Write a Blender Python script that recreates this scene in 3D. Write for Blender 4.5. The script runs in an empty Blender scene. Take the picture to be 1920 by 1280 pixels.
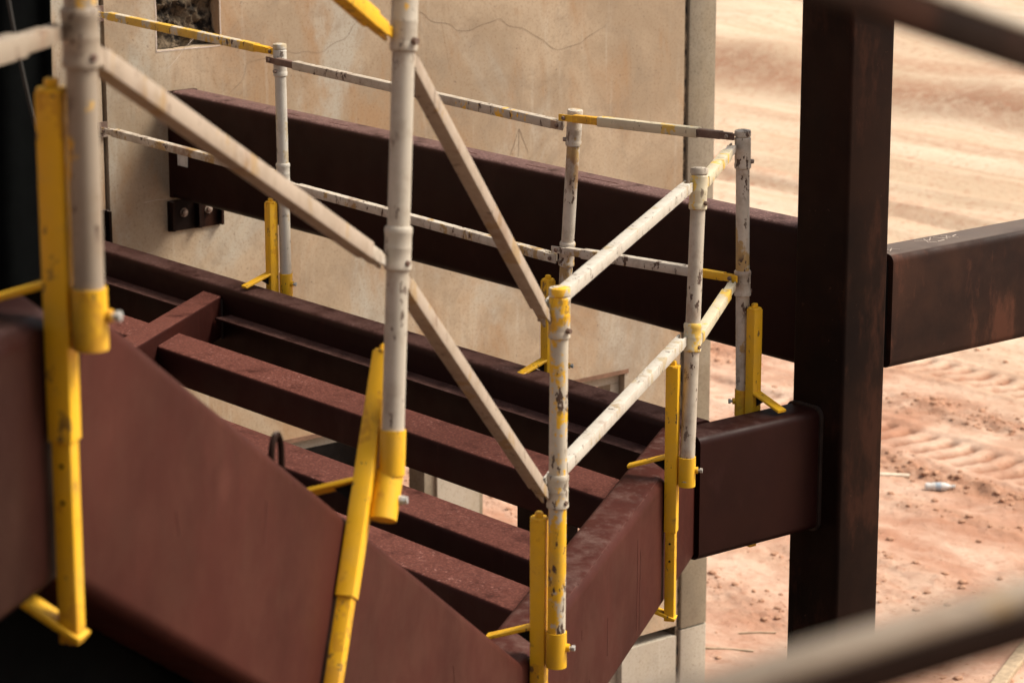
import bpy, math, random
import numpy as np
from mathutils import Vector, Matrix, noise as mnoise
random.seed(7); np.random.seed(7)
R = math.radians
scene = bpy.context.scene
V = Vector

# ------------------------------------------------------------------ camera, sky, sun, exposure
cam_d = bpy.data.cameras.new('camera'); cam = bpy.data.objects.new('camera', cam_d)
scene.collection.objects.link(cam); scene.camera = cam
PITCH = R(13.68); AZ = R(140.74)
FH = V((math.cos(AZ), math.sin(AZ), 0))
fwd = FH*math.cos(PITCH) - V((0, 0, 1))*math.sin(PITCH)
cam.location = (0, 0, 6.69)
cam.rotation_euler = fwd.to_track_quat('-Z', 'Y').to_euler()
cam_d.sensor_width = 36; cam_d.lens = 100; cam_d.clip_start = .05; cam_d.clip_end = 2000
cam_d.dof.use_dof = True; cam_d.dof.focus_distance = 10.0; cam_d.dof.aperture_fstop = 6.0

SUN_TO = V((.33, .55, .77)).normalized()
world = bpy.data.worlds.new('World'); scene.world = world; world.use_nodes = True
wn = world.node_tree.nodes; wl = world.node_tree.links
sky = wn.new('ShaderNodeTexSky'); sky.sky_type = 'NISHITA'; sky.sun_disc = False
sky.sun_elevation = math.asin(SUN_TO.z); sky.sun_rotation = math.atan2(SUN_TO.x, SUN_TO.y)
sky.dust_density = 6; sky.air_density = 1.0; sky.ozone_density = 1.0
hsv = wn.new('ShaderNodeHueSaturation'); hsv.inputs['Saturation'].default_value = .35
wl.new(sky.outputs[0], hsv.inputs['Color'])
bgn = wn['Background']; wl.new(hsv.outputs[0], bgn.inputs['Color']); bgn.inputs['Strength'].default_value = .105
sun_d = bpy.data.lights.new('sun', 'SUN'); sun = bpy.data.objects.new('sun', sun_d); scene.collection.objects.link(sun)
sun_d.energy = 2.8; sun_d.angle = R(22); sun_d.color = (1, .90, .75)
sun.rotation_euler = SUN_TO.to_track_quat('Z', 'Y').to_euler(); sun.location = (0, 0, 30)
vs = scene.view_settings; vs.view_transform = 'Standard'; vs.look = 'None'; vs.gamma = 1; vs.exposure = .62
vs.use_curve_mapping = False
scene.cycles.use_denoising = True
scene.cycles.max_bounces = 6

# ------------------------------------------------------------------ helpers
def tag(o, label=None, cat=None, group=None, kind=None):
    if label: o['label'] = label
    if cat: o['category'] = cat
    if group: o['group'] = group
    if kind: o['kind'] = kind
    return o

def empty(name, loc, label, cat, group=None):
    o = bpy.data.objects.new(name, None); scene.collection.objects.link(o); o.location = loc
    o.empty_display_size = .1
    return tag(o, label, cat, group)

def rr(w, h, r, seg=5):
    """rounded rectangle, centred, counter-clockwise"""
    pts = []
    for cx, cy, a0 in ((w/2-r, h/2-r, 0), (-w/2+r, h/2-r, 90), (-w/2+r, -h/2+r, 180), (w/2-r, -h/2+r, 270)):
        for k in range(seg+1):
            a = R(a0+90*k/seg); pts.append((cx+r*math.cos(a), cy+r*math.sin(a)))
    return pts

def circ(r, n=24): return [(r*math.cos(2*math.pi*k/n), r*math.sin(2*math.pi*k/n)) for k in range(n)]

class MB:
    def __init__(s): s.v = []; s.f = []
    def add(s, vs, fs):
        n = len(s.v); s.v += [tuple(p) for p in vs]; s.f += [tuple(i+n for i in q) for q in fs]; return s
    def box(s, c, ax, ay, az, sx, sy, sz):
        c = V(c); ax, ay, az = V(ax).normalized()*sx/2, V(ay).normalized()*sy/2, V(az).normalized()*sz/2
        vs = [c+i*ax+j*ay+k*az for i in (-1, 1) for j in (-1, 1) for k in (-1, 1)]
        return s.add(vs, [(0, 1, 3, 2), (4, 6, 7, 5), (0, 4, 5, 1), (2, 3, 7, 6), (0, 2, 6, 4), (1, 5, 7, 3)])
    def sweep(s, prof, pts, up=(0, 0, 1), p0n=None, p1n=None, cap=True):
        """sweep a profile (side, up) along a polyline with mitred corners and optional end planes"""
        pts = [V(p) for p in pts]; n = len(prof); rings = []
        dirs = [(pts[i+1]-pts[i]).normalized() for i in range(len(pts)-1)]
        for i, p in enumerate(pts):
            din = dirs[max(0, i-1)]; do = dirs[min(i, len(dirs)-1)]
            nrm = (din+do).normalized()
            if i == 0 and p0n is not None: nrm = V(p0n)
            if i == len(pts)-1 and p1n is not None: nrm = V(p1n)
            d = do if i == 0 else din
            side = d.cross(V(up)).normalized(); u = side.cross(d).normalized()
            ring = []
            for a, c in prof:
                q = p+side*a+u*c
                t = (p-q).dot(nrm)/d.dot(nrm)
                ring.append(q+d*t)
            rings.append(ring)
        vs = [q for r_ in rings for q in r_]; fs = []
        for i in range(len(rings)-1):
            for k in range(n):
                a = i*n+k; b = i*n+(k+1) % n
                fs.append((a, b, b+n, a+n))
        if cap: fs.append(tuple(range(n-1, -1, -1))); fs.append(tuple(range((len(rings)-1)*n, len(rings)*n)))
        return s.add(vs, fs)
    def lathe(s, p, axis, prof, n=24):
        """prof: list of (distance along axis, radius)"""
        p = V(p); axis = V(axis).normalized(); a = axis.orthogonal().normalized(); b = axis.cross(a)
        vs = []; fs = []
        for t, r in prof:
            for k in range(n):
                th = 2*math.pi*k/n; vs.append(p+axis*t+(a*math.cos(th)+b*math.sin(th))*r)
        for i in range(len(prof)-1):
            for k in range(n):
                q = i*n+k; w = i*n+(k+1) % n; fs.append((q, w, w+n, q+n))
        fs.append(tuple(range(n-1, -1, -1))); m = (len(prof)-1)*n; fs.append(tuple(range(m, m+n)))
        return s.add(vs, fs)
    def build(s, name, mat, parent=None, ang=35, label=None):
        me = bpy.data.meshes.new(name); off = V(parent.location) if parent else V((0, 0, 0))
        if parent and parent.parent: off = off + V(parent.parent.location)
        me.from_pydata([V(p)-off for p in s.v], [], s.f); me.validate()
        import bmesh
        bm = bmesh.new(); bm.from_mesh(me); bmesh.ops.recalc_face_normals(bm, faces=bm.faces); bm.to_mesh(me); bm.free()
        me.polygons.foreach_set('use_smooth', [True]*len(me.polygons)); me.set_sharp_from_angle(angle=R(ang))
        me.materials.append(mat)
        o = bpy.data.objects.new(name, me); scene.collection.objects.link(o)
        if parent: o.parent = parent
        if label: o['label'] = label
        return o

# ------------------------------------------------------------------ materials
class NT:
    def __init__(s, name):
        s.m = bpy.data.materials.new(name); s.m.use_nodes = True; s.t = s.m.node_tree; s.n = s.t.nodes; s.l = s.t.links
        s.p = s.n['Principled BSDF']
        tc = s.n.new('ShaderNodeTexCoord'); oi = s.n.new('ShaderNodeObjectInfo')
        mul = s.n.new('ShaderNodeVectorMath'); mul.operation = 'MULTIPLY_ADD'
        comb = s.n.new('ShaderNodeCombineXYZ')
        for i in range(3): s.l.new(oi.outputs['Random'], comb.inputs[i])
        mul.inputs[1].default_value = (37, 61, 23); s.l.new(comb.outputs[0], mul.inputs[0]); s.l.new(tc.outputs['Object'], mul.inputs[2])
        s.obj = mul.outputs[0]; s.raw = tc.outputs['Object']
    def map(s, scale, src=None):
        m = s.n.new('ShaderNodeMapping'); m.inputs['Scale'].default_value = scale; s.l.new(src or s.obj, m.inputs['Vector']); return m.outputs[0]
    def noise(s, scale, detail=5, rough=.6, vec=None, dist=0):
        n = s.n.new('ShaderNodeTexNoise'); n.inputs['Scale'].default_value = scale; n.inputs['Detail'].default_value = detail
        n.inputs['Roughness'].default_value = rough; n.inputs['Distortion'].default_value = dist; s.l.new(vec or s.obj, n.inputs['Vector']); return n.outputs[0]
    def ramp(s, x, a, b, va=0., vb=1.):
        m = s.n.new('ShaderNodeMapRange'); m.inputs[1].default_value = a; m.inputs[2].default_value = b
        m.inputs[3].default_value = va; m.inputs[4].default_value = vb; m.interpolation_type = 'SMOOTHSTEP'; s.l.new(x, m.inputs[0]); return m.outputs[0]
    def math(s, op, a, b):
        m = s.n.new('ShaderNodeMath'); m.operation = op
        for i, q in enumerate((a, b)):
            if isinstance(q, (int, float)): m.inputs[i].default_value = q
            else: s.l.new(q, m.inputs[i])
        return m.outputs[0]
    def mix(s, fac, a, b):
        m = s.n.new('ShaderNodeMix'); m.data_type = 'RGBA'
        if isinstance(fac, (int, float)): m.inputs[0].default_value = fac
        else: s.l.new(fac, m.inputs[0])
        for i, q in ((6, a), (7, b)):
            if isinstance(q, tuple): m.inputs[i].default_value = (*q, 1)
            else: s.l.new(q, m.inputs[i])
        return m.outputs[2]
    def upz(s):
        g = s.n.new('ShaderNodeNewGeometry'); x = s.n.new('ShaderNodeSeparateXYZ'); s.l.new(g.outputs['Normal'], x.inputs[0]); return x.outputs[2]
    def bump(s, h, strength=.3, dist=.01):
        b = s.n.new('ShaderNodeBump'); b.inputs['Strength'].default_value = strength; b.inputs['Distance'].default_value = dist
        s.l.new(h, b.inputs['Height']); s.l.new(b.outputs[0], s.p.inputs['Normal'])
    def done(s, col, rough=.6, spec=.4, metal=0):
        if isinstance(col, tuple): s.p.inputs['Base Color'].default_value = (*col, 1)
        else: s.l.new(col, s.p.inputs['Base Color'])
        if isinstance(rough, (int, float)): s.p.inputs['Roughness'].default_value = rough
        else: s.l.new(rough, s.p.inputs['Roughness'])
        s.p.inputs['Specular IOR Level'].default_value = spec; s.p.inputs['Metallic'].default_value = metal
        return s.m

YEL = (.76, .415, .010); WHT = (.56, .50, .41); RUST = (.080, .045, .030)
def paint(name, main, second, amt2=.0, chips=.3, grime=.3, rough=.5):
    t = NT(name)
    c = main
    n2 = t.noise(9, 4, .6, t.map((1, 1, .45)))
    n3 = t.noise(60, 3, .6)
    edge = t.math('ADD', t.math('MULTIPLY', n2, .8), t.math('MULTIPLY', n3, .2))
    c = t.mix(t.ramp(edge, .62-.22*amt2, .66-.22*amt2), main, second) if amt2 > 0 else t.mix(0., main, main)
    # soft discolouration, then rust blotches, then small dark chips
    c = t.mix(t.ramp(t.noise(14, 5, .65), .42, .72, 0, .75*grime), c, (.26, .20, .14))
    c = t.mix(t.ramp(t.noise(5.5, 6, .7, t.map((1, 1, .6))), .60-.08*grime, .70, 0, .8*grime), c, (.20, .10, .05))
    chip = t.ramp(t.noise(44, 4, .62, t.map((1, 1, .5))), .640-.075*chips, .655-.075*chips, 0, min(1, chips*2.5))
    mask = t.ramp(t.noise(6, 2, .5), .40, .56)
    chip = t.math('MULTIPLY', chip, mask)
    c = t.mix(chip, c, RUST)
    hgt = t.math('SUBTRACT', t.math('MULTIPLY', t.noise(180, 3), .25), chip)
    t.bump(hgt, .5, .0012)
    return t.done(c, t.ramp(t.noise(30), .3, .7, rough-.1, rough+.2), .4)

M = {}
M['white'] = paint('worn_white_paint', (.45, .39, .31), YEL, .10, .7, .85)
M['white_clean'] = paint('pale_cream_paint', (.50, .46, .39), (.42, .34, .22), .2, .35, .5)
M['white_yellow'] = paint('white_over_yellow_paint', (.50, .44, .345), YEL, .56, .85, .5)
M['white_rusty'] = paint('rusted_white_paint', (.52, .46, .38), (.40, .26, .10), .35, .72, .95)
M['cream'] = paint('cream_yellowed_paint', (.55, .48, .33), (.66, .42, .07), .42, .3, .35)
M['tan'] = paint('dusty_tan_paint', (.38, .305, .235), (.36, .25, .135), .25, .25, .7)
M['yellow'] = paint('yellow_paint', YEL, (.62, .31, .012), .3, .32, .2, .5)
M['yellow_worn'] = paint('worn_yellow_paint', (.66, .40, .04), (.52, .46, .36), .55, .45, .45)
M['grimy'] = paint('grimy_white_paint', (.30, .245, .185), YEL, .12, .5, 1.)
M['grey_white'] = paint('dusty_white_paint', (.45, .40, .325), YEL, .15, .35, .7)
M['pale_rail'] = paint('chalky_white_paint', (.72, .69, .62), (.6, .55, .45), .1, .1, .15)
M['rust'] = paint('bare_rusty_steel', (.13, .075, .055), (.26, .20, .16), .4, .4, .5, .65)
M['galv'] = paint('zinc_plated_steel', (.42, .42, .40), (.3, .28, .25), .2, .1, .2, .35)

def primer(name, col, dust=.35, rough=.55, dustcol=(.24, .16, .135), cover=.5):
    t = NT(name)
    c = t.mix(t.ramp(t.noise(2.2, 6, .65), .3, .72), tuple(x*.80 for x in col), tuple(x*1.16 for x in col))
    # faint vertical rub marks and scuffs, blotchy handling stains
    s1 = t.ramp(t.noise(26, 3, .5, t.map((1, 1, .04))), .62, .70, 0, .25)
    c = t.mix(t.math('MULTIPLY', s1, t.ramp(t.noise(3, 2), .48, .62)), c, tuple(x*2.2 for x in col))
    c = t.mix(t.ramp(t.noise(4.5, 6, .7, t.map((1, 1, .5))), .56, .70, 0, .35), c, tuple(x*1.7+.004 for x in col))
    up = t.ramp(t.upz(), .70, .98)
    d1 = t.ramp(t.noise(9, 7, .72), .60-.32*cover, .74-.20*cover)
    d2 = t.ramp(t.noise(110, 4, .7), .42, .70)
    dd = t.math('MULTIPLY', up, t.math('MULTIPLY', d1, t.math('ADD', t.math('MULTIPLY', d2, .6), .4)))
    dd = t.math('MULTIPLY', dd, dust)
    c = t.mix(dd, c, dustcol)
    sp = t.math('MULTIPLY', up, t.math('MULTIPLY', t.ramp(t.noise(60, 4, .65), .56, .70, 0, .75), t.ramp(t.noise(4, 5, .7), .45, .62)))
    sp = t.math('MULTIPLY', sp, min(1., dust*dust*1.1))
    c = t.mix(sp, c, tuple(min(.6, x*1.5+.08) for x in dustcol))
    t.bump(t.math('ADD', t.noise(160, 3), t.math('MULTIPLY', t.noise(2.5, 2), 2.)), .10, .0025)
    rg = t.math('ADD', t.ramp(t.noise(6, 5), .3, .7, rough-.08, rough+.12), t.math('MULTIPLY', dd, .3))
    return t.done(c, rg, .08)
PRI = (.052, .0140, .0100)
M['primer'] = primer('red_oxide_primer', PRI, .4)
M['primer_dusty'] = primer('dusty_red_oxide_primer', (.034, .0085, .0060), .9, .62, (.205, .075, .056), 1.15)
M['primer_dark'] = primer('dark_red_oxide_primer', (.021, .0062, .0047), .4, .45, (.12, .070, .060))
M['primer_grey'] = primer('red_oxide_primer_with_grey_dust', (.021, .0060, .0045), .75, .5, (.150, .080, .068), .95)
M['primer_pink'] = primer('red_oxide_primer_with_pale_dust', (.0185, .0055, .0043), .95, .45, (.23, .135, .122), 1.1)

def mill(name='weathered_dark_steel', k=.8, spec=.06):
    t = NT(name)
    c = t.mix(t.ramp(t.noise(1.8, 6, .65), .35, .68), (.010*k, .0052*k, .0040*k), (.024*k, .0105*k, .0066*k))
    c = t.mix(t.ramp(t.noise(5, 6, .7, t.map((1, 1, .35))), .52, .66, 0, .8), c, (.050*k, .019*k, .011*k))
    c = t.mix(t.ramp(t.noise(40, 3, .6), .71, .75, 0, .3), c, (.12, .06, .04))
    up = t.ramp(t.upz(), .8, .98)
    c = t.mix(t.math('MULTIPLY', up, t.ramp(t.noise(3.5, 5), .3, .6, .35, .8)), c, (.16, .125, .105))
    t.bump(t.noise(120, 4), .12, .002)
    return t.done(c, t.ramp(t.noise(7), .3, .7, .50, .70), spec)
M['mill'] = mill()
M['mill_warm'] = mill('rusty_brown_steel', 2.0, .10)

def concrete(name, a, b_, c_, warm=.6, pale=(.50, .45, .37)):
    t = NT(name)
    col = t.mix(t.ramp(t.noise(1.1, 7, .64, None, .5), .38, .62), a, b_)
    col = t.mix(t.ramp(t.noise(2.3, 7, .68, t.map((1, 1, .5)), .8), .47, .68, 0, warm), col, c_)
    col = t.mix(t.ramp(t.noise(1.3, 6, .64, t.map((1, 1, .7)), .4), .52, .66, 0, .75), col, pale)
    col = t.mix(t.ramp(t.noise(6, 6, .7, t.map((1, 3, .16))), .54, .74, 0, .32), col, tuple(min(1, x*1.25) for x in pale))
    col = t.mix(t.ramp(t.noise(5, 7, .75, t.map((1, 1, .35)), 1.), .58, .72, 0, .55*warm), col, tuple(x*.62 for x in c_))
    col = t.mix(t.ramp(t.noise(3.6, 7, .72, None, .6), .48, .66, 0, .6*warm), col, tuple(x*.74+.02 for x in b_))
    col = t.mix(t.ramp(t.noise(70, 5, .75), .48, .72, 0, .60), col, tuple(x*.60 for x in c_))
    pits = t.ramp(t.noise(30, 2, .5), .715, .73)
    col = t.mix(t.math('MULTIPLY', pits, .5), col, (.16, .11, .08))
    t.bump(t.math('SUBTRACT', t.math('ADD', t.noise(3, 5), t.math('MULTIPLY', t.noise(140, 4), .12)), pits), .35, .004)
    return t.done(col, .85, .2)
M['concrete'] = concrete('stained_tan_concrete', (.46, .355, .245), (.345, .258, .172), (.36, .220, .118), .85, (.44, .405, .335))
M['concrete_grey'] = concrete('grey_form_finished_concrete', (.265, .217, .150), (.205, .168, .117), (.17, .125, .085), .6, (.29, .25, .19))
M['concrete_pale'] = concrete('pale_concrete', (.44, .39, .315), (.39, .35, .28), (.36, .29, .20), .4, (.44, .40, .34))

def rough_conc():
    t = NT('rough_exposed_concrete')
    v = t.noise(14, 7, .7)
    c = t.mix(t.ramp(v, .40, .62), (.012, .009, .007), (.17, .125, .08))
    t.bump(v, 1., .03)
    return t.done(c, .9, .2)
M['rough'] = rough_conc()
def plain(name, col, rough=.6, spec=.3):
    t = NT(name); c = t.mix(t.ramp(t.noise(20, 4), .35, .7), tuple(x*.8 for x in col), tuple(min(1, x*1.15) for x in col)); return t.done(c, rough, spec)
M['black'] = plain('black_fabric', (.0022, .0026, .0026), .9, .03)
M['rustconc'] = plain('rust_stained_concrete', (.19, .105, .066), .9)
M['blocker'] = plain('dark_light_blocker', (.016, .013, .011), .7, .1)  # dark material for the unseen slab, wall and deck that cut fill light
M['cord'] = plain('grey_cord', (.035, .032, .028), .7)
M['cracks'] = plain('crack_line', (.25, .18, .12), .9)
M['chalk'] = plain('pale_chalk_scratch', (.60, .50, .42), .9)
M['sticker'] = plain('white_paper_tag', (.55, .53, .50), .7)
M['weld'] = plain('weld_bead', (.040, .026, .021), .5, .3)
M['scuffed'] = plain('scuffed_primer', (.105, .043, .034), .6, .1)
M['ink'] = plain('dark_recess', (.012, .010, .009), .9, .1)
M['timber'] = plain('weathered_timber', (.42, .31, .20), .8)
M['timber_pale'] = plain('pale_timber', (.66, .55, .42), .8)
def bottle_mat():
    t = NT('clear_plastic'); m = t.done((.74, .72, .68), .35, .4); t.p.inputs['Transmission Weight'].default_value = .25; return m
M['plastic'] = bottle_mat()
M['blue'] = plain('blue_bottle_label', (.36, .42, .48), .5)

def soil():
    t = NT('red_sandy_soil')
    at = t.n.new('ShaderNodeAttribute'); at.attribute_name = 'far_tone'
    g = at.outputs['Fac']
    near = t.mix(t.ramp(t.noise(.55, 7, .66, t.map((1, 1, 1), t.raw), .5), .36, .62), (.42, .215, .138), (.62, .435, .325))
    far = t.mix(t.ramp(t.noise(.30, 7, .66, t.map((.35, 1, 1), t.raw)), .36, .66), (.50, .365, .25), (.67, .535, .40))
    c = t.mix(g, near, far)  # soil blends to a paler tone with distance
    lines = t.noise(1., 6, .62, t.map((.09, 2.2, 1), t.raw), .15)
    c = t.mix(t.ramp(lines, .52, .68, 0, .40), c, (.50, .31, .20))
    at2 = t.n.new('ShaderNodeAttribute'); at2.attribute_name = 'loose'
    c = t.mix(t.math('MULTIPLY', at2.outputs['Fac'], t.ramp(t.noise(4.5, 6, .75, t.map((1, 1, 1), t.raw)), .34, .58, .3, .95)), c, (.35, .18, .11))
    at3 = t.n.new('ShaderNodeAttribute'); at3.attribute_name = 'groove'
    c = t.mix(t.math('MULTIPLY', at3.outputs['Fac'], .9), c, (.27, .125, .075))  # dark groove colour also paints in relief shading the soft sun leaves weak
    l2 = t.noise(1., 5, .6, t.map((.05, 6., 1), t.raw), .1)
    c = t.mix(t.math('MULTIPLY', g, t.ramp(l2, .52, .62, 0, .5)), c, (.46, .31, .205))
    c = t.mix(t.ramp(t.noise(9, 6, .72, t.map((1, 1, 1), t.raw)), .52, .66, 0, .6), c, (.40, .195, .12))
    t.bump(t.noise(16, 7, .72, t.map((1, 1, 1), t.raw)), .6, .04)
    return t.done(c, .95, .1)
M['soil'] = soil()
M['clod'] = plain('loose_soil', (.46, .26, .165), .95, .1)

# ------------------------------------------------------------------ survey frame (metres): X along the joists, Y along the wall
ZL = 4.07                                   # top of the landing beams
bB = V((-.584, .812, 0)).normalized()       # run of the flight and of the landing's front beam
nB = V((bB.y, -bB.x, 0))                    # outward, towards the open side
P0 = V((-5.839, 4.993, 0))                  # a point on the outer face of stringer and front beam
def SB(s, off, z): return P0+bB*s+nB*off+V((0, 0, z))
X_, Y_, Z_ = V((1, 0, 0)), V((0, 1, 0)), V((0, 0, 1))
WX = -11.15                                 # face of the concrete wall

# ------------------------------------------------------------------ ground
def fbm(x, y, s, o=4, seed=0):
    out = np.zeros_like(x); a = 1.; rng = np.random.RandomState(seed)
    for k in range(o):
        ph = rng.rand(8, 3)
        f = s*2**k
        for j in range(8):
            th = ph[j, 0]*2*math.pi
            out += a*np.sin((x*math.cos(th)+y*math.sin(th))*f*(.7+.6*ph[j, 1])+ph[j, 2]*6.28)/8**.5*.6
        a *= .5
    return out
def axis_coords(a, b, d, lo, hi, g=1.07):
    core = list(np.arange(a, b, d)); left = []; right = []
    x = a; s = d
    while x > lo: s *= g; x -= s; left.append(x)
    x = core[-1]; s = d
    while x < hi: s *= g; x += s; right.append(x)
    return np.array(left[::-1]+core+right)
gx = axis_coords(-20.5, -11.2, .026, -420, 200, 1.045); gy = axis_coords(12.2, 20.8, .026, -200, 420, 1.035)
def sst(x, a, b): t = np.clip((x-a)/(b-a), 0, 1); return t*t*(3-2*t)
def height(x, y):
    h = .03*fbm(x, y, .5, 3, 1)+.012*fbm(x, y, 3., 3, 2)
    near = np.exp(-((x+16)/22)**2-((y-18)/14)**2)
    h += near*.010*fbm(x, y, 12, 3, 5)
    far_tone = sst(y+.28*(x+16)+.5*fbm(x, y, .6, 2, 9), 17.3, 22.5)
    loose = np.zeros_like(x); groove = np.zeros_like(x)
    wob = .05*fbm(x*1., y*0, 1.1, 2, 3)
    for yc, depth, amp in ((17.66, .034, .046), (19.8, .034, .046)):
        d = y-yc-wob
        inside = sst(np.abs(d), .30, .24)
        h -= depth*inside
        ph = ((x+.22*np.abs(d)) % .24)/.24
        lug = sst(ph, .0, .12)*sst(ph, .66, .54)
        part = sst(fbm(x, y, 1.3, 2, 11)+1.0, -.1, .35)
        h += inside*amp*lug*part
        groove = np.maximum(groove, inside*(1-lug)*part)
        rim = np.exp(-((np.abs(d)-.38)/.07)**2); h += .02*rim
    for yc, w, a in ((17.0, .25, 1.), (18.55, .45, 1.), (16.2, .2, .5), (15.1, .2, .5), (14.6, .35, .5), (13.7, .3, .55), (15.6, .25, .45), (22.3, .25, .3)):
        d = y-yc-(.12 if yc == 17. else .25)*fbm(x, y*0, .6, 3, int(yc*7)); m = np.exp(-(d/w)**2)*sst(fbm(x, y, .8, 2, int(yc*3))+.6, -.1, .5)*a
        loose = np.maximum(loose, m); h += m*(.035+.028*fbm(x, y, 9, 4, 21)+.02*fbm(x, y, 26, 2, 22))
    for yc, dp in ((25.25, .12), (23.4, .05), (24.2, .03), (26.3, .05), (27.0, .08), (27.5, .06), (28.2, .09), (29.0, .06), (33.5, .10), (34.6, .08), (36.4, .12), (39., .12)):
        h -= dp*np.exp(-((y-yc-.12*fbm(x, y*0, .7, 2, int(yc*5)))/.12)**2)
        h += .6*dp*np.exp(-((y-yc-.3-.12*fbm(x, y*0, .7, 2, int(yc*5)))/.18)**2)
    h += sst(y, 20.5, 22)*(.018*fbm(x*.06, y, 4.5, 3, 51)+.012*fbm(x, y, 2.4, 3, 52))
    base = 30.4+.35*fbm(x, y*0, .35, 3, 30)
    bank = sst(y, base, base+1.7); face = bank*(1-bank)*4
    h += .5*bank+face*.12*fbm(x, y, 3, 4, 31)+bank*.16*fbm(x, y, .9, 4, 32)
    loose = np.maximum(loose, .5*sst(y, 21, 23)*sst(fbm(x*.35, y*1.6, 1.2, 4, 41), .45, .9))
    loose = np.maximum(loose, .9*face)
    return h, far_tone, loose, groove
GX, GY = np.meshgrid(gx, gy); gh, gfar_tone, gloose, ggroove = height(GX, GY)
nx, ny = len(gx), len(gy)
gme = bpy.data.meshes.new('ground')
co = np.stack([GX, GY, gh], -1).reshape(-1, 3).astype(np.float32)
ii = (np.arange(ny-1)[:, None]*nx+np.arange(nx-1)[None, :]).reshape(-1)
quads = np.stack([ii, ii+1, ii+1+nx, ii+nx], -1).astype(np.int32)
gme.vertices.add(len(co)); gme.vertices.foreach_set('co', co.reshape(-1))
gme.loops.add(quads.size); gme.loops.foreach_set('vertex_index', quads.reshape(-1))
gme.polygons.add(len(quads)); gme.polygons.foreach_set('loop_start', np.arange(0, quads.size, 4, dtype=np.int32))
gme.update(calc_edges=True); gme.validate()
gme.polygons.foreach_set('use_smooth', np.ones(len(quads), dtype=bool))
for nm, arr in (('far_tone', gfar_tone), ('loose', gloose), ('groove', ggroove)):
    a = gme.attributes.new(nm, 'FLOAT', 'POINT'); a.data.foreach_set('value', arr.reshape(-1).astype(np.float32))
gme.materials.append(M['soil'])
ground = bpy.data.objects.new('ground', gme); scene.collection.objects.link(ground); ground['kind'] = 'structure'
def gz(x, y): return float(height(np.array([[float(x)]]), np.array([[float(y)]]))[0][0, 0])

# loose clods on the churned bands
rng = np.random.RandomState(4)
ico_v = [V(p).normalized() for p in ((1, 1, 1), (1, -1, -1), (-1, 1, -1), (-1, -1, 1), (1, 0, 0), (-1, 0, 0), (0, 1, 0), (0, -1, 0), (0, 0, 1), (0, 0, -1))]
import bmesh
_b = bmesh.new(); bmesh.ops.create_icosphere(_b, subdivisions=1, radius=1); _b.verts.ensure_lookup_table()
IV = np.array([v.co[:] for v in _b.verts]); IF = np.array([[v.index for v in f.verts] for f in _b.faces]); _b.free()
N0 = 70000
cx = rng.uniform(-20.5, -11, N0); cy = rng.uniform(12.3, 21.3, N0)
hh, _, ll, _g = height(cx[None], cy[None]); hh, ll = hh[0], ll[0]
keep = rng.rand(N0) < np.maximum(.016, (ll-.22)*.7); cx, cy, hh = cx[keep], cy[keep], hh[keep]
sz = .005+.024*rng.rand(len(cx))**6
CV = []; CF = []
for i in range(len(cx)):
    jit = IV*(1+.35*(rng.rand(12, 1)-.5)); sc3 = sz[i]*np.array([1+.5*rng.rand(), 1+.5*rng.rand(), .75])
    CV.append(jit*sc3+np.array([cx[i], cy[i], hh[i]+sz[i]*.3])); CF.append(IF+12*i)
cm = bpy.data.meshes.new('loose_clods'); cm.from_pydata(np.concatenate(CV).tolist(), [], np.concatenate(CF).tolist()); cm.materials.append(M['clod'])
co_ = bpy.data.objects.new('loose_clods', cm); scene.collection.objects.link(co_)
tag(co_, 'small brown clods of loose soil strewn over the churned wheel tracks', 'soil', kind='stuff')

# unseen dark slab, back wall and deck added to block fill light
_t = MB(); _t.box((-1.1, -.75, 7.2), X_, Y_, Z_, 8.2, 4.5, .2); tag(_t.build('light_block_slab', M['blocker']), kind='structure')
_t = MB(); _t.box((.95, -.75, 5.6), FH, V((-FH.y, FH.x, 0)), Z_, .1, 4.6, 3.0); tag(_t.build('light_block_wall', M['blocker']), kind='structure')
_t = MB(); _t.box((-3.6, 1.4, 1.0), X_, Y_, Z_, 14.9, 14.8, .06); tag(_t.build('light_block_deck', M['blocker']), kind='structure')

# ------------------------------------------------------------------ concrete wall (runs along Y, faces +X)
def grid_wall(name, ys, zs, cell, x0, thick, mat, parent):
    mb = MB()
    D = {}
    for i in range(len(ys)-1):
        for k in range(len(zs)-1): D[i, k] = cell(.5*(ys[i]+ys[i+1]), .5*(zs[k]+zs[k+1]))
    for (i, k), d in D.items():
        y0, y1, z0, z1 = ys[i], ys[i+1], zs[k], zs[k+1]
        if d is not None:
            mb.add([(x0-d, y0, z0), (x0-d, y1, z0), (x0-d, y1, z1), (x0-d, y0, z1)], [(0, 1, 2, 3)])
            mb.add([(x0-thick, y0, z0), (x0-thick, y0, z1), (x0-thick, y1, z1), (x0-thick, y1, z0)], [(0, 1, 2, 3)])
        for (di, dk, e) in ((1, 0, ((y1, z0), (y1, z1))), (0, 1, ((y0, z1), (y1, z1))), (-1, 0, ((y0, z0), (y0, z1))), (0, -1, ((y0, z0), (y1, z0)))):
            o = D.get((i+di, k+dk), None); dd = thick if d is None else d; oo = thick if o is None else o
            if dd < oo-1e-6:
                (ya, za), (yb, zb) = e
                mb.add([(x0-dd, ya, za), (x0-dd, yb, zb), (x0-oo, yb, zb), (x0-oo, ya, za)], [(0, 1, 2, 3)])
    return mb.build(name, mat, parent)
def sub(a, b, n): return [a+(b-a)*k/n for k in range(n)]
wall = empty('concrete_wall', (WX, 8.5, 0), 'tall stained tan concrete wall behind the steel landing', 'wall')
OY0, OY1, OZ = 6.95, 9.90, 2.886
def cell(y, z):
    if OY0 < y < OY1 and z < OZ: return None
    if 7.0 < y < 7.344 and 4.887 < z < 5.28: return .10
    return 0.
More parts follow.
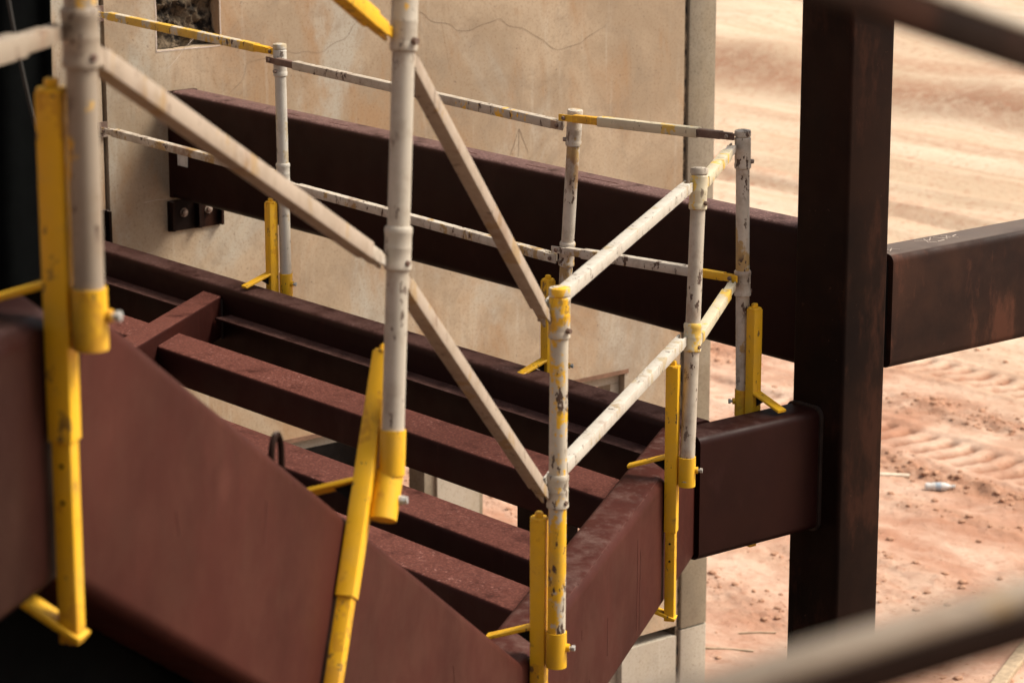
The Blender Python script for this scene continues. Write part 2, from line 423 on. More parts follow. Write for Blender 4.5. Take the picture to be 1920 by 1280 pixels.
grid_wall('wall_panel', [6.722, OY0, 7.0, 7.344, OY1, 10.305], [1.36, OZ, 4.887, 5.28, 8.5], cell, WX, .22, M['concrete'], wall)
grid_wall('wall_panel', [6.722, OY0, OY1, 10.305], [-.05, 1.30], lambda y, z: None if OY0 < y < OY1 else 0., WX, .22, M['concrete_pale'], wall)
grid_wall('wall_panel', [3.2, 6.70], [-.05, 8.5], lambda y, z: .006, WX, .22, M['concrete'], wall)
# rough back of the blockout pocket
pm = MB(); NYp, NZp = 40, 46
for j in range(NZp):
    for i in range(NYp):
        y = 7.004+.336*i/(NYp-1); z = 4.891+.385*j/(NZp-1)
        d = .062+.045*mnoise.fractal(V((y*13, z*13, 3)), 1, 2, 5)
        pm.v.append((WX-min(.098, max(.012, d)), y, z))
for j in range(NZp-1):
    for i in range(NYp-1):
        a = j*NYp+i; pm.f.append((a, a+1, a+1+NYp, a+NYp))
pm.build('rough_pocket', M['rough'], wall)
for a, b in (((6.995, 4.884), (7.35, 4.884)), ((6.996, 4.88), (6.996, 5.29)), ((7.348, 4.88), (7.348, 5.29))): pocket_lines = (globals().get('pocket_lines') or [])+[(a, b)]
# reveal frame in the opening
fm = MB(); fm.box((WX-.075, (OY0+OY1)/2, OZ-.03), X_, Y_, Z_, .06, OY1-OY0-.004, .056)
fm.box((WX-.075, OY1-.032, (OZ-.06)/2), X_, Y_, Z_, .06, .06, OZ-.062)
fm.box((WX-.075, OY0+.032, (OZ-.06)/2), X_, Y_, Z_, .06, .06, OZ-.062)
fm.build('opening_frame', M['concrete_pale'], wall)
# rust coloured lip above the opening
lm = MB(); lm.box((WX+.002, (OY0+OY1)/2, OZ+.012), X_, Y_, Z_, .008, OY1-OY0+.05, .022); lm.build('opening_lip', M['rustconc'], wall)
def ribbon(name, pts, w, mat, parent, wob=0., n=10, x=WX+.0015):
    mb = MB(); P = []
    for i in range(len(pts)-1):
        for k in range(n):
            t = k/n; y = pts[i][0]*(1-t)+pts[i+1][0]*t; z = pts[i][1]*(1-t)+pts[i+1][1]*t
            P.append((y+wob*mnoise.noise(V((y*9, z*9, 1))), z+wob*mnoise.noise(V((y*9, z*9, 7)))))
    P.append(pts[-1])
    L = []
    for i, (y, z) in enumerate(P):
        a = P[max(0, i-1)]; b = P[min(len(P)-1, i+1)]; t = V((b[0]-a[0], b[1]-a[1])).normalized(); q = V((-t.y, t.x))*w*(.6+.5*abs(mnoise.noise(V((i*.7, 0, 0)))))
        L += [(x, y+q.x, z+q.y), (x, y-q.x, z-q.y)]
    mb.add(L, [(2*i, 2*i+1, 2*i+3, 2*i+2) for i in range(len(P)-1)])
    return mb.build(name, mat, parent)
ribbon('crack', [(8.52, 4.95), (8.75, 4.845), (8.93, 4.85), (9.05, 4.87), (9.22, 4.79), (9.42, 4.70), (9.6, 4.72), (9.75, 4.79)], .0014, M['cracks'], wall, .03)
ribbon('crack', [(7.35, 4.62), (7.5, 4.78), (7.7, 4.83), (7.95, 4.80), (8.2, 4.95)], .0011, M['cracks'], wall, .04)
for a, b in pocket_lines: ribbon('pocket_edge', [a, b], .004, M['chalk'], wall, .006)
for a, b in (((9.10, 4.165), (9.16, 4.30)), ((9.16, 4.30), (9.22, 4.17)), ((9.16, 4.30), (9.155, 4.155))): ribbon('pencil_mark', [a, b], .0016, M['cracks'], wall, .004)
ribbon('chalk_scratch', [(8.63, 3.98), (8.68, 3.90), (8.78, 3.86)], .002, M['chalk'], wall, .01)
for y0, z0, y1, z1 in ((7.62, 3.78, 7.67, 3.75), (7.2, 4.93, 7.05, 4.80), (6.80, 3.95, 6.95, 3.95), (6.9, 4.19, 7.03, 4.19)): ribbon('scratch', [(y0, z0), (y1, z1)], .0012, M['chalk'], wall, .01)
# pilaster at the right end
pil = empty('concrete_pilaster', (WX, 10.43, 0), 'grey concrete pilaster with rounded corner at the end of the tan wall', 'pilaster')
for z0, z1, mt in ((1.335, 8.5, 'concrete_grey'), (-.05, 1.325, 'concrete_pale')):
    MB().sweep(rr(.20, .30, .012, 2), [(WX-.145, 10.435, z0), (WX-.145, 10.435, z1)], up=X_).build('pilaster_block', M[mt], pil)
MB().box((WX-.07, 10.318, 4.2), X_, Y_, Z_, .12, .026, 8.4).build('joint_strip', M['rough'], pil)
# embedded plates
def embed(name, y0, y1, z0, z1, label):
    e = empty(name, (WX, (y0+y1)/2, z0), label, 'steel plate'); yc = (y0+y1)/2; zc = (z0+z1)/2
    MB().sweep(rr(y1-y0, z1-z0, .003, 1), [(WX, yc, zc), (WX+.012, yc, zc)]).build('plate', M['mill'], e)
    for f in (.04, .53, .95): MB().box((WX+.026, y0+(y1-y0)*f, zc), X_, Y_, Z_, .028, .013, (z1-z0)*.96).build('rib', M['mill'], e)
    for f in (.28, .74): MB().lathe((WX+.012, y0+(y1-y0)*f, zc+.01), X_, [(0, .022), (.004, .022), (.004, .014), (.014, .014), (.015, .012)], 12).build('anchor_bolt', M['rust'], e)
    return e
embed('embed_plate', 7.029, 7.328, 4.036, 4.181, 'dark ribbed steel plate set in the wall beneath the upper beam end')
embed('embed_plate', 6.42, 6.712, 4.02, 4.182, 'dark steel plate at the panel joint, left of the other wall plate')
# things beyond the opening
pier = empty('concrete_pier', (-13.6, 10.58, 0), 'pale concrete pier seen through the wall opening under the joists', 'pier')
MB().box((-13.6, 10.60, 1.7), X_, Y_, Z_, .2, .335, 3.4).build('pier_face', M['concrete_pale'], pier)
MB().box((-13.6, 10.388, 1.7), X_, Y_, Z_, .16, .085, 3.4).build('pier_edge', M['concrete_grey'], pier)
MB().box((-13.6, 10.79, 1.7), X_, Y_, Z_, .16, .04, 3.4).build('pier_edge', M['concrete_grey'], pier)
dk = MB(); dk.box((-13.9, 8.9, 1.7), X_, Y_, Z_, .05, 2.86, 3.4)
tag(dk.build('shade_backing', M['ink']), 'black partition standing in for the shaded opening left of the pale pier', 'backing')  # black panel paints in the shaded interior beyond the opening

# ------------------------------------------------------------------ steel frame
def beam(name, pts, w, h, r, mat, label, cat='beam', up=(0, 0, 1), **k):
    """pts run along the section's centre"""
    e = empty(name, V(pts[0]), label, cat)
    MB().sweep(rr(w, h, r, 6), pts, up, **k).build('hollow_section', M[mat], e)
    return e
HB = .445; RB = .030
# column
col = empty('steel_column', (-6.88, 7.13, 0), 'tall dark weathered steel column standing right of the landing', 'column')
MB().sweep(rr(.249, .217, .016, 5), [(-6.8805, 7.1285, -.05), (-6.8805, 7.1285, 9.5)], up=Y_).build('hollow_section', M['mill'], col)
# tie beam from wall to column
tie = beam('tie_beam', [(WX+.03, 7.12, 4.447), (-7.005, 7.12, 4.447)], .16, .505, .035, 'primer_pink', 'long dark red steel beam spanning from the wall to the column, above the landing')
MB().box((WX+.014, 7.12, 4.447), X_, Y_, Z_, .028, .15, .5).build('end_plate', M['primer_dark'], tie)
MB().box((WX+.13, 7.0385, 4.40), X_, Y_, Z_, .085, .002, .075).build('paper_tag', M['sticker'], tie)
for k in range(7):
    xx = -10.2+k*.42+random.uniform(-.1, .1); MB().box((xx, 7.10, 4.7002), V((1, .15*random.uniform(-1, 1), 0)), V((-.15, 1, 0)), Z_, .10+.12*random.random(), .004, .0012).build('scuff', M['scuffed'], tie)
# right beam
rb = beam('right_beam', [(-6.842, 7.262, 4.404), (-6.842, 12.2, 4.404)], .172, .415, .030, 'mill_warm', 'dark rusty steel beam running off to the right of the column')
MB().box((-6.845, 7.251, 4.404), X_, Y_, Z_, .13, .022, .36).build('weld_neck', M['ink'], rb)
def scribble(parent, c, ux, uy, z, segs, w=.0022):
    for (a, b, c2, d) in segs:
        p = V(c)+V(ux)*a+V(uy)*b; q = V(c)+V(ux)*c2+V(uy)*d; t = (q-p)
        MB().box((p+q)/2+V((0, 0, z)), t, V((-t.y, t.x, 0)), Z_, t.length, w, .0012).build('chalk_mark', M['chalk'], parent)
scribble(rb, (-6.85, 7.50, 0), Y_, -X_, 4.6121, [(0, .03, .05, .0), (.05, 0, .09, .035), (.06, -.03, .10, -.025), (.10, .03, .12, -.02), (.12, -.02, .16, .02), (.14, .03, .17, -.03), (.02, -.02, .05, -.035), (.17, 0, .20, .01), (.05, .03, .02, -.02), (.11, .0, .15, -.01)])
scribble(rb, (-6.83, 7.29, 0), Y_, -X_, 4.6121, [(0, .02, .03, -.01), (.01, -.02, .05, .01), (.03, .02, .06, -.02)])
# stub beam
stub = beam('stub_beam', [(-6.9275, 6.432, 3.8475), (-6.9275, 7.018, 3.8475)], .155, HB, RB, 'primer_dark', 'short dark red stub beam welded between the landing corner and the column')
w = MB(); w.sweep(rr(.172, HB+.016, .036, 6), [(-6.9275, 7.005, 3.8475), (-6.9275, 7.0195, 3.8475)]); w.build('weld_bead', M['weld'], stub)
# landing far beam with seat angle
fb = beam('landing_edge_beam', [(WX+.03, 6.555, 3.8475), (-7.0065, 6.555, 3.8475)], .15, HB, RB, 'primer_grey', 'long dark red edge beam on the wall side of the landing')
for x0, x1 in ((-11.10, -10.06), (-9.80, -6.98)):
    MB().box(((x0+x1)/2, 6.438, 3.955), X_, Y_, Z_, x1-x0, .08, .010).build('seat_angle', M['primer_grey'], fb)
# stringer: upper level run, 30 degree flight, landing front beam share one outer face
SU, ZU = -3.318, 5.676                      # upper bend
SLp = -.536                                  # lower bend
tanf = (ZU-ZL)/(SLp-SU)
off = -.075
zc = HB/2
# centre-line bends: vertical offset of the centre line keeps the top lines on the survey
flight_a = math.atan(tanf); k2 = HB/2*math.tan(flight_a/2)
cU = SB(SU-k2, off, ZU-zc); cL = SB(SLp-k2, off, ZL-zc)
st = empty('stair_stringer', SB(SU, off, ZU-HB), 'wide dull red sloping stair stringer in the foreground', 'stringer')
dU = (cL-cU).normalized(); mitU = (bB+dU).normalized(); mitL = mitU
MB().sweep(rr(.15, HB, RB, 6), [cU+dU*.001, cL-dU*.001], p0n=mitU, p1n=mitL).build('hollow_section', M['primer'], st)
def on_st(s, frac, o=.0006): return SB(s, o, ZU-(s-SU)*tanf-frac*HB/math.cos(flight_a))
for s_, f_, ln in ((-2.95, .55, .05), (-2.5, .3, .08), (-1.55, .62, .07), (-1.2, .4, .10), (-1.15, .45, .05)):
    MB().box(on_st(s_, f_), Z_+bB*random.uniform(-.25, .25), bB, nB, ln, .0016, .0008).build('scratch', M['scuffed'], st)
lp = SB(-2.225, off, 0); ztop = ZU-(-2.225-SU)*tanf
lpz = V((0, 0, ztop))
loop = [lp+lpz+bB*(.030*math.cos(a))*-1+V((0, 0, .055+.045*math.sin(a))) for a in [R(d) for d in range(0, 181, 15)]]
loop = [lp+lpz-bB*.030+V((0, 0, -.01))]+loop+[lp+lpz+bB*.030+V((0, 0, -.03))]
MB().sweep(circ(.007, 10), loop, up=nB).build('lifting_loop', M['mill'], st)
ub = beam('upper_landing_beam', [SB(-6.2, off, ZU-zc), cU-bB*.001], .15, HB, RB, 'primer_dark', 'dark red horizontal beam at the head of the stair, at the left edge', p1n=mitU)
# front beam, cut square against the edge beam / stub
s_end = (6.430-P0.y-off*nB.y)/bB.y
frb = beam('landing_front_beam', [cL+bB*.001, SB(s_end, off, ZL-zc)], .15, HB, RB, 'primer', 'scratched dull red beam along the open side of the landing, up to the stub', p0n=mitL, p1n=Y_)
for s, zt, ln in ((-.02, 3.78, .05), (.22, 3.70, .09), (.45, 3.80, .12), (.86, 3.83, .30), (.90, 3.80, .26), (.12, 3.92, .03)):
    p = SB(s, .0006, zt); MB().box(p, V((0, 0, 1))+bB*.03, bB, nB, ln, .0022, .001).build('scratch', M['scuffed'], frb)
ss_ = -.1
while ss_ < 1.15:
    l_ = random.uniform(.03, .12); o_ = -.017+.003*random.random()
    MB().box((SB(ss_, o_, ZL-.0022)+SB(ss_+l_, o_+.001, ZL-.0022))/2, bB, nB, Z_, l_, random.uniform(.0012, .003), .001).build('scuff', M['scuffed'], frb); ss_ += l_+random.uniform(.0, .05)
# joists and cross-member
def fb_inner_x(y, dx=0.): # X where the inner face of the front beam is, at a given Y
    s = (y-P0.y+.15*nB.y)/bB.y; return P0.x+bB.x*s-.15*nB.x+dx
ZJ = 3.985; HJ = .135
cross_n = nB
cxp = V((-9.94, 6.48, 0))
def cross_x(y): return cxp.x+bB.x*(y-cxp.y)/bB.y
cm_len = (6.474-4.25)/bB.y
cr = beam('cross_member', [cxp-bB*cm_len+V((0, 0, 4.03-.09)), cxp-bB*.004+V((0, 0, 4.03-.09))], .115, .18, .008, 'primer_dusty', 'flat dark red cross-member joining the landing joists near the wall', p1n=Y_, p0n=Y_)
MB().box(cxp+V((.0, -.008, 3.93)), X_, Y_, Z_, .16, .012, .17).build('weld_bead', M['weld'], cr)
def joist(y0, y1, xl, xr, mat, label, n0=None):
    yc = (y0+y1)/2
    return beam('joist', [(xl, yc, ZJ-HJ/2), (xr, yc, ZJ-HJ/2)], y1-y0, HJ, .014, mat, label, p1n=cross_n if xr > -9.9 else nB, p0n=cross_n if xl > -10.2 else X_)
hw = .115/2/nB.x
for y0, y1, lab in ((5.885, 6.085, 'dusty red joist nearest the wall-side edge beam'), (5.285, 5.485, 'dusty red joist in the middle of the landing, second from the wall-side beam'), (4.945, 5.135, 'dusty red joist nearest the stringer, partly hidden by it')):
    yc = (y0+y1)/2
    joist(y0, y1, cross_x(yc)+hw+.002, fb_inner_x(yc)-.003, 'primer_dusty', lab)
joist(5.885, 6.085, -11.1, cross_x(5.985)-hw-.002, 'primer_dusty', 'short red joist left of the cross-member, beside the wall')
# support under the landing
sp = empty('support_column', (-7.78, 6.55, 0), 'black steel support column under the landing, seen between the joists', 'column')
MB().sweep(rr(.2, .14, .012, 4), [(-7.78, 6.53, -.05), (-7.78, 6.53, 3.62)], up=Y_).build('hollow_section', M['mill'], sp)

# ------------------------------------------------------------------ guard rail system
def bolt(p, axis, r=.009, h=.010, mat='rust', parent=None, name='bolt'):
    return MB().lathe(p, axis, [(0, r), (h*.75, r), (h, r*.8)], 6).build(name, M[mat], parent, 20)

POST = {}
def post(key, base, top, mat, label, capmat=None, collar=None, boltdir=None):
    """base: point on the axis at beam-top level, top: another point high on the axis"""
    base = V(base); ax = (V(top)-base).normalized(); POST[key] = (base, ax)
    e = empty('edge_post', base, label, 'post', 'tubular guard rail posts')
    at = lambda t: base+ax*t
    def L(a, prof, name, m): return MB().lathe(at(a), ax, prof, 28).build(name, M[m], e)
    L(-.035, [(0, .0241), (.90, .0241)], 'tube', mat)
    cm_ = collar or mat
    hc = L(.848, [(0, .0265), (.003, .0292), (.016, .0300), (.020, .0282), (.024, .0282), (.060, .0285), (.063, .0292), (.067, .0282), (.108, .0285), (.111, .0262)], 'head_collar', cm_)
    L(.959, [(0, .0250), (.004, .0250), (.0045, .0288), (.020, .0290), (.0235, .0275), (.0245, .020), (.026, .019), (.027, .008)], 'cap', capmat or mat)
    mc = L(.390, [(0, .0262), (.003, .0296), (.012, .0298), (.016, .0282), (.045, .0284), (.047, .0290), (.050, .0284), (.074, .0284), (.078, .0298), (.088, .0300), (.093, .0270)], 'mid_collar', cm_)
    bd = V(boltdir or (nB*.9-bB*.45)).normalized()
    bolt(at(.872)+bd*.026, bd, .008, .014, 'rust', hc)
    bolt(at(.408)+bd*.024, bd, .007, .009, 'rust', mc)
    return e

def clamp(base, out, along, label, tilt=0., beam_h=HB, low=None, mat='yellow', beam_w=.15, hi=.352):
    """base: point on the outer beam face at beam-top level; out: outward; along: sideways. tilt turns the bar in the face plane"""
    base = V(base); out = V(out).normalized(); al = V(along).normalized()
    u = (Z_*math.cos(tilt)+al*math.sin(tilt)); sd = (al*math.cos(tilt)-Z_*math.sin(tilt))
    e = empty('beam_clamp', base, label, 'clamp', 'yellow beam clamps')
    c = base+out*.024
    MB().sweep(rr(.042, .042, .005, 2), [c+u*(-.20), c+u*hi], up=out).build('outer_bar', M[mat], e)
    lo = low if low else beam_h+.062
    MB().sweep(rr(.034, .034, .004, 2), [c+u*(-lo), c+u*(-.198)], up=out).build('inner_bar', M[mat], e)
    tp = MB().lathe(c+u*(hi-.002), u, [(0, .0235), (.004, .0245), (.008, .0235)], 8).build('end_cap', M[mat], e, 20)
    MB().lathe(c+u*(hi+.006), u, [(0, .0115), (.012, .0115), (.015, .009)], 6).build('adjusting_nut', M[mat], tp, 20)
    # arm over the beam top, sloping slightly down to its tip
    a0 = c+u*.052-out*.014; a1 = base-out*(beam_w*.80)+u*.010
    d = (a1-a0).normalized(); MB().sweep(rr(.040, .010, .002, 1), [a0, a1], up=sd.cross(d) if abs(sd.cross(d).z) > .1 else u).build('arm', M[mat], e)
    g = MB(); g.add([c+u*.045-out*.02+sd*.004, c+u*.003-out*.02+sd*.004, c+u*.035-out*.07+sd*.004, c+u*.045-out*.02-sd*.004, c+u*.003-out*.02-sd*.004, c+u*.035-out*.07-sd*.004], [(0, 1, 2), (3, 5, 4), (0, 3, 4, 1), (1, 4, 5, 2), (2, 5, 3, 0)])
    g.build('gusset', M['ink'], e)
    # lip under the beam
    l0 = c-u*(lo-.006)+out*.02; l1 = base-out*(beam_w*.55)-u*(beam_h+.012)
    MB().sweep(rr(.044, .012, .002, 1), [l0, l1], up=u).build('lip', M[mat], e)
    for k in (-.24, -.30): MB().lathe(c+u*k-al*.0165, -al, [(0, .004), (.001, .004)], 8).build('pin_hole', M['ink'], e)
    return e

def socket(cl, p, ax, boltdir, ln=.098, mat='yellow'):
    """socket tube welded to the clamp; p = centre of the bottom"""
    ax = V(ax).normalized(); s = MB().lathe(p, ax, [(0, .0280), (ln, .0280), (ln, .0248), (ln-.03, .0246)], 28).build('socket', M[mat], cl)
    if boltdir is None: return s
    bd = V(boltdir).normalized(); q = V(p)+ax*ln*.55+bd*.027
    MB().lathe(q, bd, [(0, .011), (.009, .011)], 12).build('boss', M[mat], s)
    MB().lathe(q+bd*.009, bd, [(0, .005), (.006, .005), (.006, .009), (.014, .009), (.015, .006)], 6).build('set_bolt', M['galv'], s, 20)
    return s

T = .022+.054
def at_s(s, z, o=T): return SB(s, o, z)
bo = nB+bB*.12
# landing front beam: F (near corner), E (far corner)
post('F', at_s(-.487, ZL+.026), at_s(-.465, 5.07), 'white_yellow', 'yellow-patched white post at the foot of the stair, in the lower centre')
c_ = clamp(SB(-.475, .001, ZL+.028), nB, bB, 'yellow clamp on the stair foot corner of the front beam'); socket(c_, at_s(-.487, ZL+.026-.05), Z_, bo)
post('E', at_s(1.247, ZL+.03), at_s(1.375, 5.06), 'white', 'chipped white post on the front beam, beside the stub beam', collar='cream')
c_ = clamp(SB(1.252, .001, ZL+.022), nB, bB, 'yellow clamp gripping the front beam beside the stub, lower lip visible'); socket(c_, at_s(1.247, ZL+.03-.05), Z_, bo)
# stub: R
post('R', (-7.081, 6.850, ZL+.008), (-7.081, 6.826, 5.059), 'white_rusty', 'pitted white post behind the stub beam, rightmost in the picture', boltdir=(.5, .8, 0))
c_ = clamp((-7.006, 6.852, ZL+.005), -X_, Y_, 'yellow clamp on the far side of the stub beam', beam_w=.155, low=.52); socket(c_, (-7.081, 6.850, ZL+.008-.05), Z_, (-.6, -.8, 0))
# wall-side beam: M and FL
post('M', (-7.916, 6.706, ZL+.002), (-7.838, 6.706, 5.063), 'white_rusty', 'stained leaning white post on the wall-side beam, right of the tall blurred post', boltdir=(-.6, -.8, 0))
c_ = clamp((-7.93, 6.631, ZL-.018), Y_, X_, 'yellow clamp on the wall-side beam, half hidden behind the stair foot post'); socket(c_, (-7.916, 6.706, ZL-.05), Z_, (.8, .5, 0))
post('FL', (-9.717, 6.706, ZL+.042), (-9.732, 6.706, 5.10), 'white_clean', 'clean white post farthest left on the wall-side beam', boltdir=(.2, -1, 0))
c_ = clamp((-9.745, 6.631, ZL+.005), Y_, X_, 'yellow clamp on the wall-side beam, farthest left behind the long sloping rail'); socket(c_, (-9.717, 6.706, ZL-.045), Z_, (.9, .4, 0))
# stringer: C and L
sC = -1.922; zC = ZL+.963
axC = (at_s(sC+.110, zC+.875)-at_s(sC, zC)).normalized()
post('C', at_s(sC, zC), at_s(sC+.110, zC+.875), 'grey_white', 'tall out of focus white post halfway up the stringer', collar='grey_white')
zS = ZU-(-2.02-SU)*tanf
flt = R(31)
bc = SB(-2.020, .001, 4.881)-( bB*math.sin(flt)+Z_*math.cos(flt))*(-.012)
c_ = clamp(SB(-1.986, .001, 4.934), nB, bB, 'tilted yellow clamp halfway up the stringer', tilt=flt, low=.64, hi=.335)
uC = (bB*math.sin(flt)+Z_*math.cos(flt))
socket(c_, at_s(sC, zC)-axC*.045, axC, None, ln=.096)
pc = at_s(sC-.005, zC-.05)-nB*.006
h_ = MB().lathe(pc-uC*.095, uC, [(0, .0300), (.105, .0300), (.105, .027), (.08, .026)], 28).build('hinge_sleeve', M['yellow'], c_)
MB().sweep(rr(.012, .10, .003, 1), [pc-uC*.045-nB*.045, pc-uC*.045-nB*.012], up=uC).build('hinge_plate', M['yellow'], c_)
MB().lathe(pc-uC*.05+bo.normalized()*.029, bo, [(0, .010), (.010, .010), (.010, .008), (.018, .008)], 8).build('hinge_bolt', M['galv'], h_, 20)
zLb = ZL+1.610
post('L', at_s(-3.475, zLb), at_s(-3.470, zLb+.9), 'grimy', 'large blurred white post at the left edge, head of the stair')
c_ = clamp(SB(-3.473, .001, zLb), nB, bB, 'large blurred yellow clamp at the head of the stair, left edge', low=.535); socket(c_, at_s(-3.475, zLb-.05), Z_, bo)

def P(key, t): b, a = POST[key]; return b+a*t
def rail(p, q, mats, label, joint=.12, joint2=None, front=None, wi=.028, wo=.035, ends=(.05, .05), group='telescopic guard rails', strap=True):
    """square telescopic rail: outer tube, slimmer inner tube(s) past the joint, flat lugs at the ends. joint / joint2: inner tube length at p / q"""
    p, q = V(p), V(q); d = (q-p).normalized(); ln = (q-p).length
    side = d.cross(Z_).normalized(); fr = V(front).normalized() if front else side
    e = empty('guard_rail', p, label, 'rail', group)
    mo, mi, mj = mats
    a = joint if joint else 0.; b = joint2 if joint2 else 0.
    MB().sweep(rr(wo, wo, .0028, 2), [p+d*(a if a else ends[0]), q-d*(b if b else ends[1])]).build('outer_tube', M[mo], e)
    if a: MB().sweep(rr(wi, wi, .0022, 2), [p+d*ends[0], p+d*(a+.05)]).build('inner_tube', M[mi], e)
    if b: MB().sweep(rr(wi, wi, .0022, 2), [q-d*(b+.05), q-d*ends[1]]).build('inner_tube', M[mj], e)
    if strap:
        for s0, dr, m, en, inner in ((p, d, mi if a else mo, ends[0], a), (q, -d, mj if b else mo, ends[1], b)):
            w2 = (wi if inner else wo)/2
            lg = MB().box(s0+dr*(en*.5)+fr*(w2-.004), dr, fr, Z_, en+.03, .006, w2*2-.004).build('end_lug', M[m], e)
            MB().box(s0+dr*(en*.75)-fr*(w2-.004), dr, fr, Z_, en*.5+.03, .006, w2*2-.006).build('end_lug', M[m], e)
            bolt(s0+dr*.012+fr*w2, fr, .008, .008, 'rust', lg)
    return e
fo = V((0, -.034, 0))       # far rails hang on the camera side of their posts
XM = X_*.02
rail(P('M', .955)+fo-XM, P('R', .962)+V((-.020, -.030, 0)), ('cream', 'yellow', 'rust'), 'cream top rail with yellow end between the two right-hand rear posts', .17, .15, front=-Y_)
rail(P('M', .455)+fo-XM, P('R', .458)+V((.0, -.034, 0)), ('white_rusty', 'white_rusty', 'yellow'), 'rusted lower rail with yellow end between the two right-hand rear posts', .13, .16, front=-Y_)
rail(P('FL', .918)+fo-XM, P('M', .922)+V((-.035, -.026, 0)), ('white', 'rust', 'white'), 'long flaking white top rail in front of the tan wall', .18, None, front=-Y_)
rail(P('FL', .405)+fo, P('M', .418)+V((-.03, -.028, 0)), ('white_rusty', 'white_rusty', 'white'), 'long rust-speckled lower rail crossing in front of the dark upper beam', .16, None, front=-Y_)
rail((WX+.03, 6.69, 5.085), P('FL', .948)+V((-.03, -.005, 0)), ('yellow_worn', 'yellow_worn', 'yellow'), 'worn yellow top rail from the wall to the farthest left post', .07, .13, front=-Y_)
rail((WX+.03, 6.69, 4.555), P('FL', .425)+V((-.03, -.005, 0)), ('white_rusty', 'white_rusty', 'white'), 'lower rusty white rail from the wall to the farthest left post', .08, None, front=-Y_)
for z in (5.085, 4.555):
    wb = empty('wall_bracket', (WX, 6.69, z), 'small steel rail bracket on the wall at the %s rail end' % ('upper' if z > 5 else 'lower'), 'bracket')
    MB().box((WX+.005, 6.69, z), X_, Y_, Z_, .010, .05, .07).build('base_plate', M['rust'], wb)
    MB().box((WX+.025, 6.69, z), X_, Y_, Z_, .036, .012, .026).build('lug', M['rust'], wb)
io = -nB*.030
rail(P('F', .962-.03)+io-bB*.03, P('E', .925)+io-bB*.015, ('white_clean', 'white_clean', 'white_clean'), 'clean white top rail rising from the stair foot post to the post beside the stub', .20, None, front=-nB)
rail(P('F', .455)+io+bB*.0, P('E', .428)+io-bB*.015, ('white_clean', 'white_clean', 'white_clean'), 'clean white lower rail over the front beam', .16, None, front=-nB)
rail(P('E', .925)+nB*.004+bB*.035, P('R', .928)+V((-.0, -.045, 0)), ('cream', 'cream', 'white_rusty'), 'short cream top rail at the right corner of the landing', None, .16, front=(-1, -.3, 0))
rail(P('E', .415)+nB*.004+bB*.035, P('R', .440)+V((-.0, -.045, 0)), ('cream', 'cream', 'cream'), 'short yellowed lower rail at the right corner of the landing', None, .16, front=(-1, -.3, 0))
rail(P('C', .842)+io*.3+bB*.03, P('F', .895)+io-bB*.012, ('tan', 'tan', 'tan'), 'upper sloping stair rail from the tall blurred post down to the stair foot', None, .13, front=-nB)
rail(P('C', .372)+io*.3+bB*.03, P('F', .420)+io-bB*.012, ('tan', 'tan', 'tan'), 'lower sloping stair rail from the tall blurred post down to the stair foot', None, .13, front=-nB)
rail(P('L', .414)+io*.3+bB*.03, P('C', .408)+io-bB*.012, ('tan', 'tan', 'white_rusty'), 'long blurred sloping rail from the left edge post to the tall centre post', None, .13, front=-nB)
rail(P('L', .85)+io*.3+bB*.03, P('C', .885)+io-bB*.012, ('yellow', 'yellow', 'yellow'), 'yellow sloping rail entering from the top edge at the tall centre post', None, .13, front=-nB)
rail(P('L', .445)+io-bB*1.75, P('L', .445)+io-bB*.012, ('grimy', 'grimy', 'grimy'), 'blurred dusty white rail at the top left corner', None, .15, front=-nB)
# rails right in front of the camera
v1 = V((-.900, 1.0727, 6.207)); v0 = V((-.9009, .9643, 6.207)); d1 = (v1-v0).normalized()
def near_rail(a, b, w, label, lit_mat):
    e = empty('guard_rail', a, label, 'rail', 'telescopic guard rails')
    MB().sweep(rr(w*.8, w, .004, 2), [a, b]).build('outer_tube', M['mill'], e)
    u = V((0, 0, w/2+.006)); MB().sweep(rr(w*.9, .010, .003, 2), [V(a)+u, V(b)+u]).build('lit_top_strip', M[lit_mat], e)  # pale strip and dark tube paint in the lit top and shaded sides
near_rail(v0-d1*.6, v1+d1*.5, .022, 'strongly blurred rail, lit top painted pale, crossing the lower right corner', 'tan')
u0 = V((-1.3871, 1.463, 6.4495)); u1 = V((-1.4454, 1.6929, 6.3869)); d2 = (u1-u0).normalized()
near_rail(u0-d2*.8, u1+d2*.7, .025, 'strongly blurred rail, shaded sides painted dark, crossing the upper right corner', 'grey_white')

# ------------------------------------------------------------------ black sheets inside the stair: hanging upper one, added lower one
def sheet(name, c0, c1, z0, zt, label, taper=0., NS=60, NZ=40, amp=.04):
    c0, c1 = V(c0), V(c1); d = (c1-c0); nn = d.cross(Z_).normalized()
    e = empty(name, (c0.x, c0.y, z0), label, 'tarp'); m_ = MB()
    for j in range(NZ):
        t = j/(NZ-1)
        for i in range(NS):
            u = i/(NS-1)*(1-taper*(1-t))
            wv = amp*math.sin(i*.62+.3*t)+.6*amp*math.sin(i*.27+2*t+1)
            p = c0+d*u+nn*wv; z1 = zt(u) if callable(zt) else zt; m_.v.append((p.x, p.y, z0+(z1-z0)*t))
    for j in range(NZ-1):
        for i in range(NS-1):
            a = j*NS+i; m_.f.append((a, a+1, a+1+NS, a+NS))
    o = m_.build('sheet', M['black'], e, 60); so = o.modifiers.new('thickness', 'SOLIDIFY'); so.thickness = .006
    return e
sh = sheet('dark_sheet', (-6.22, 2.48, 0), (-5.59, 3.25, 0), 4.95, 7.3, 'black sheet hanging in folds at the upper left edge, behind the blurred post', .04)
cp = [V((-5.52+.02*math.sin(t*3), 3.06+.10*t*t, 6.20-.62*t)) for t in [k/14 for k in range(15)]]
MB().sweep(circ(.005, 8), cp, up=nB).build('cord', M['cord'], sh)
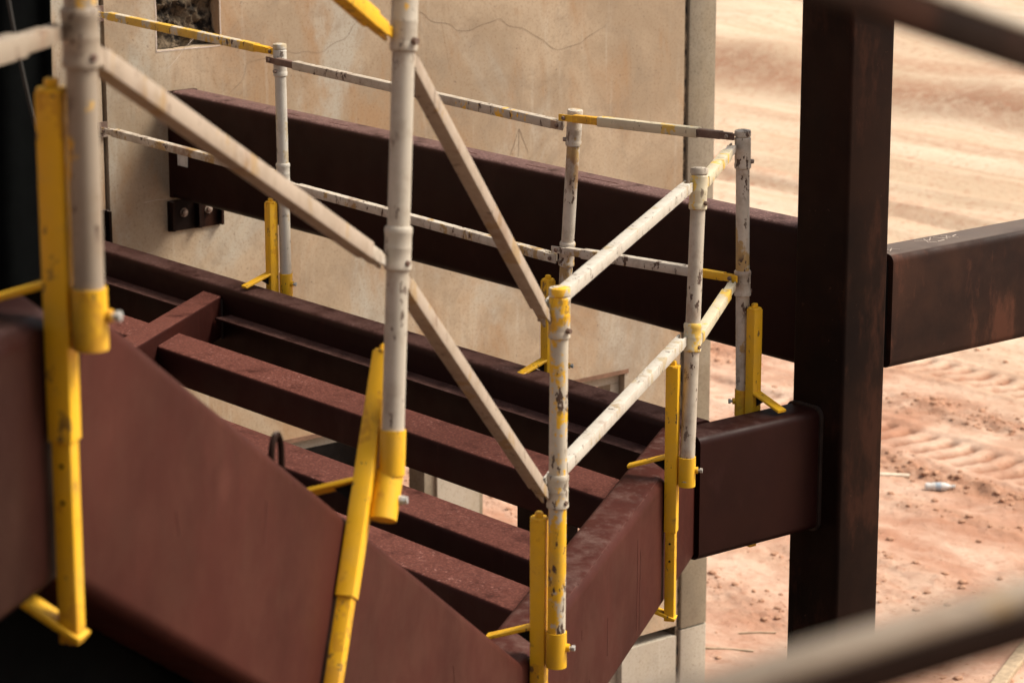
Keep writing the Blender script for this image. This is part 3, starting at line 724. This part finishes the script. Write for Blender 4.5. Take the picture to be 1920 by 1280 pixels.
sheet('dark_sheet', SB(-6.4, -.17, 0), SB(-1.6, -.17, 0), 1.2, lambda u: ZU-.25-max(0., -6.4+4.8*u-SU)*tanf, 'black sheet added for the dark void below the stringer at the lower left corner', 0, amp=.02)  # added sheet fills in the dark void under the stringer

# ------------------------------------------------------------------ litter on the ground
def on_g(x, y, dz=0.): return V((x, y, gz(x, y)+dz))
bt = on_g(-15.02, 16.77, .04); ba = V((.138, .168, 0)).normalized()
be = empty('plastic_bottle', bt, 'crushed clear plastic bottle with blue label lying in the dirt', 'bottle')
MB().lathe(bt-ba*.115, ba, [(0, .020), (.006, .031), (.03, .033), (.05, .029), (.07, .034), (.085, .034)], 16).build('bottle_body', M['plastic'], be)
MB().lathe(bt-ba*.030, ba, [(0, .034), (.02, .0335), (.045, .0345)], 16).build('bottle_label', M['blue'], be)
bn = MB().lathe(bt+ba*.015, ba, [(0, .034), (.03, .033), (.055, .024), (.075, .013), (.10, .013)], 16).build('bottle_neck', M['plastic'], be)
MB().lathe(bt+ba*.115, ba, [(0, .016), (.016, .016)], 12).build('bottle_cap', M['plastic'], bn)
def stick(a, b_, w, h, mat, name, label, cat):
    pa, pb = on_g(*a, h*.6), on_g(*b_, h*.6); e = empty(name, pa, label, cat)
    MB().sweep(rr(w, h, min(w, h)*.15, 1), [pa, (pa+pb)/2+V((0, 0, .004)), pb]).build('board', M[mat], e); return e
stick((-15.80, 16.47), (-15.458, 16.891), .05, .03, 'timber_pale', 'timber_stake', 'pale timber stake lying beside the column foot', 'stake')
stick((-11.55, 13.45), (-12.10, 14.50), .10, .045, 'timber', 'timber_plank', 'grooved timber plank at the bottom right corner', 'plank')
stick((-13.55, 12.80), (-13.30, 13.02), .018, .012, 'timber', 'wood_splinter', 'thin wood splinter on the dirt at the lower right of the pilaster', 'splinter')
stick((-13.62, 13.18), (-13.45, 13.38), .014, .010, 'timber', 'wood_splinter', 'short dark splinter farther right of the pilaster foot', 'splinter')
pw = MB(); q = on_g(-15.05, 14.75, .012); pw.add([q+V((.05, 0, 0)), q+V((.0, .06, .02)), q+V((-.05, .01, .0)), q+V((0, -.05, .015)), q+V((0, 0, .03))], [(0, 1, 4), (1, 2, 4), (2, 3, 4), (3, 0, 4), (3, 2, 1, 0)])
tag(pw.build('paper_scrap', M['sticker']), 'crumpled white paper scrap on the red dirt under the stub beam', 'paper')
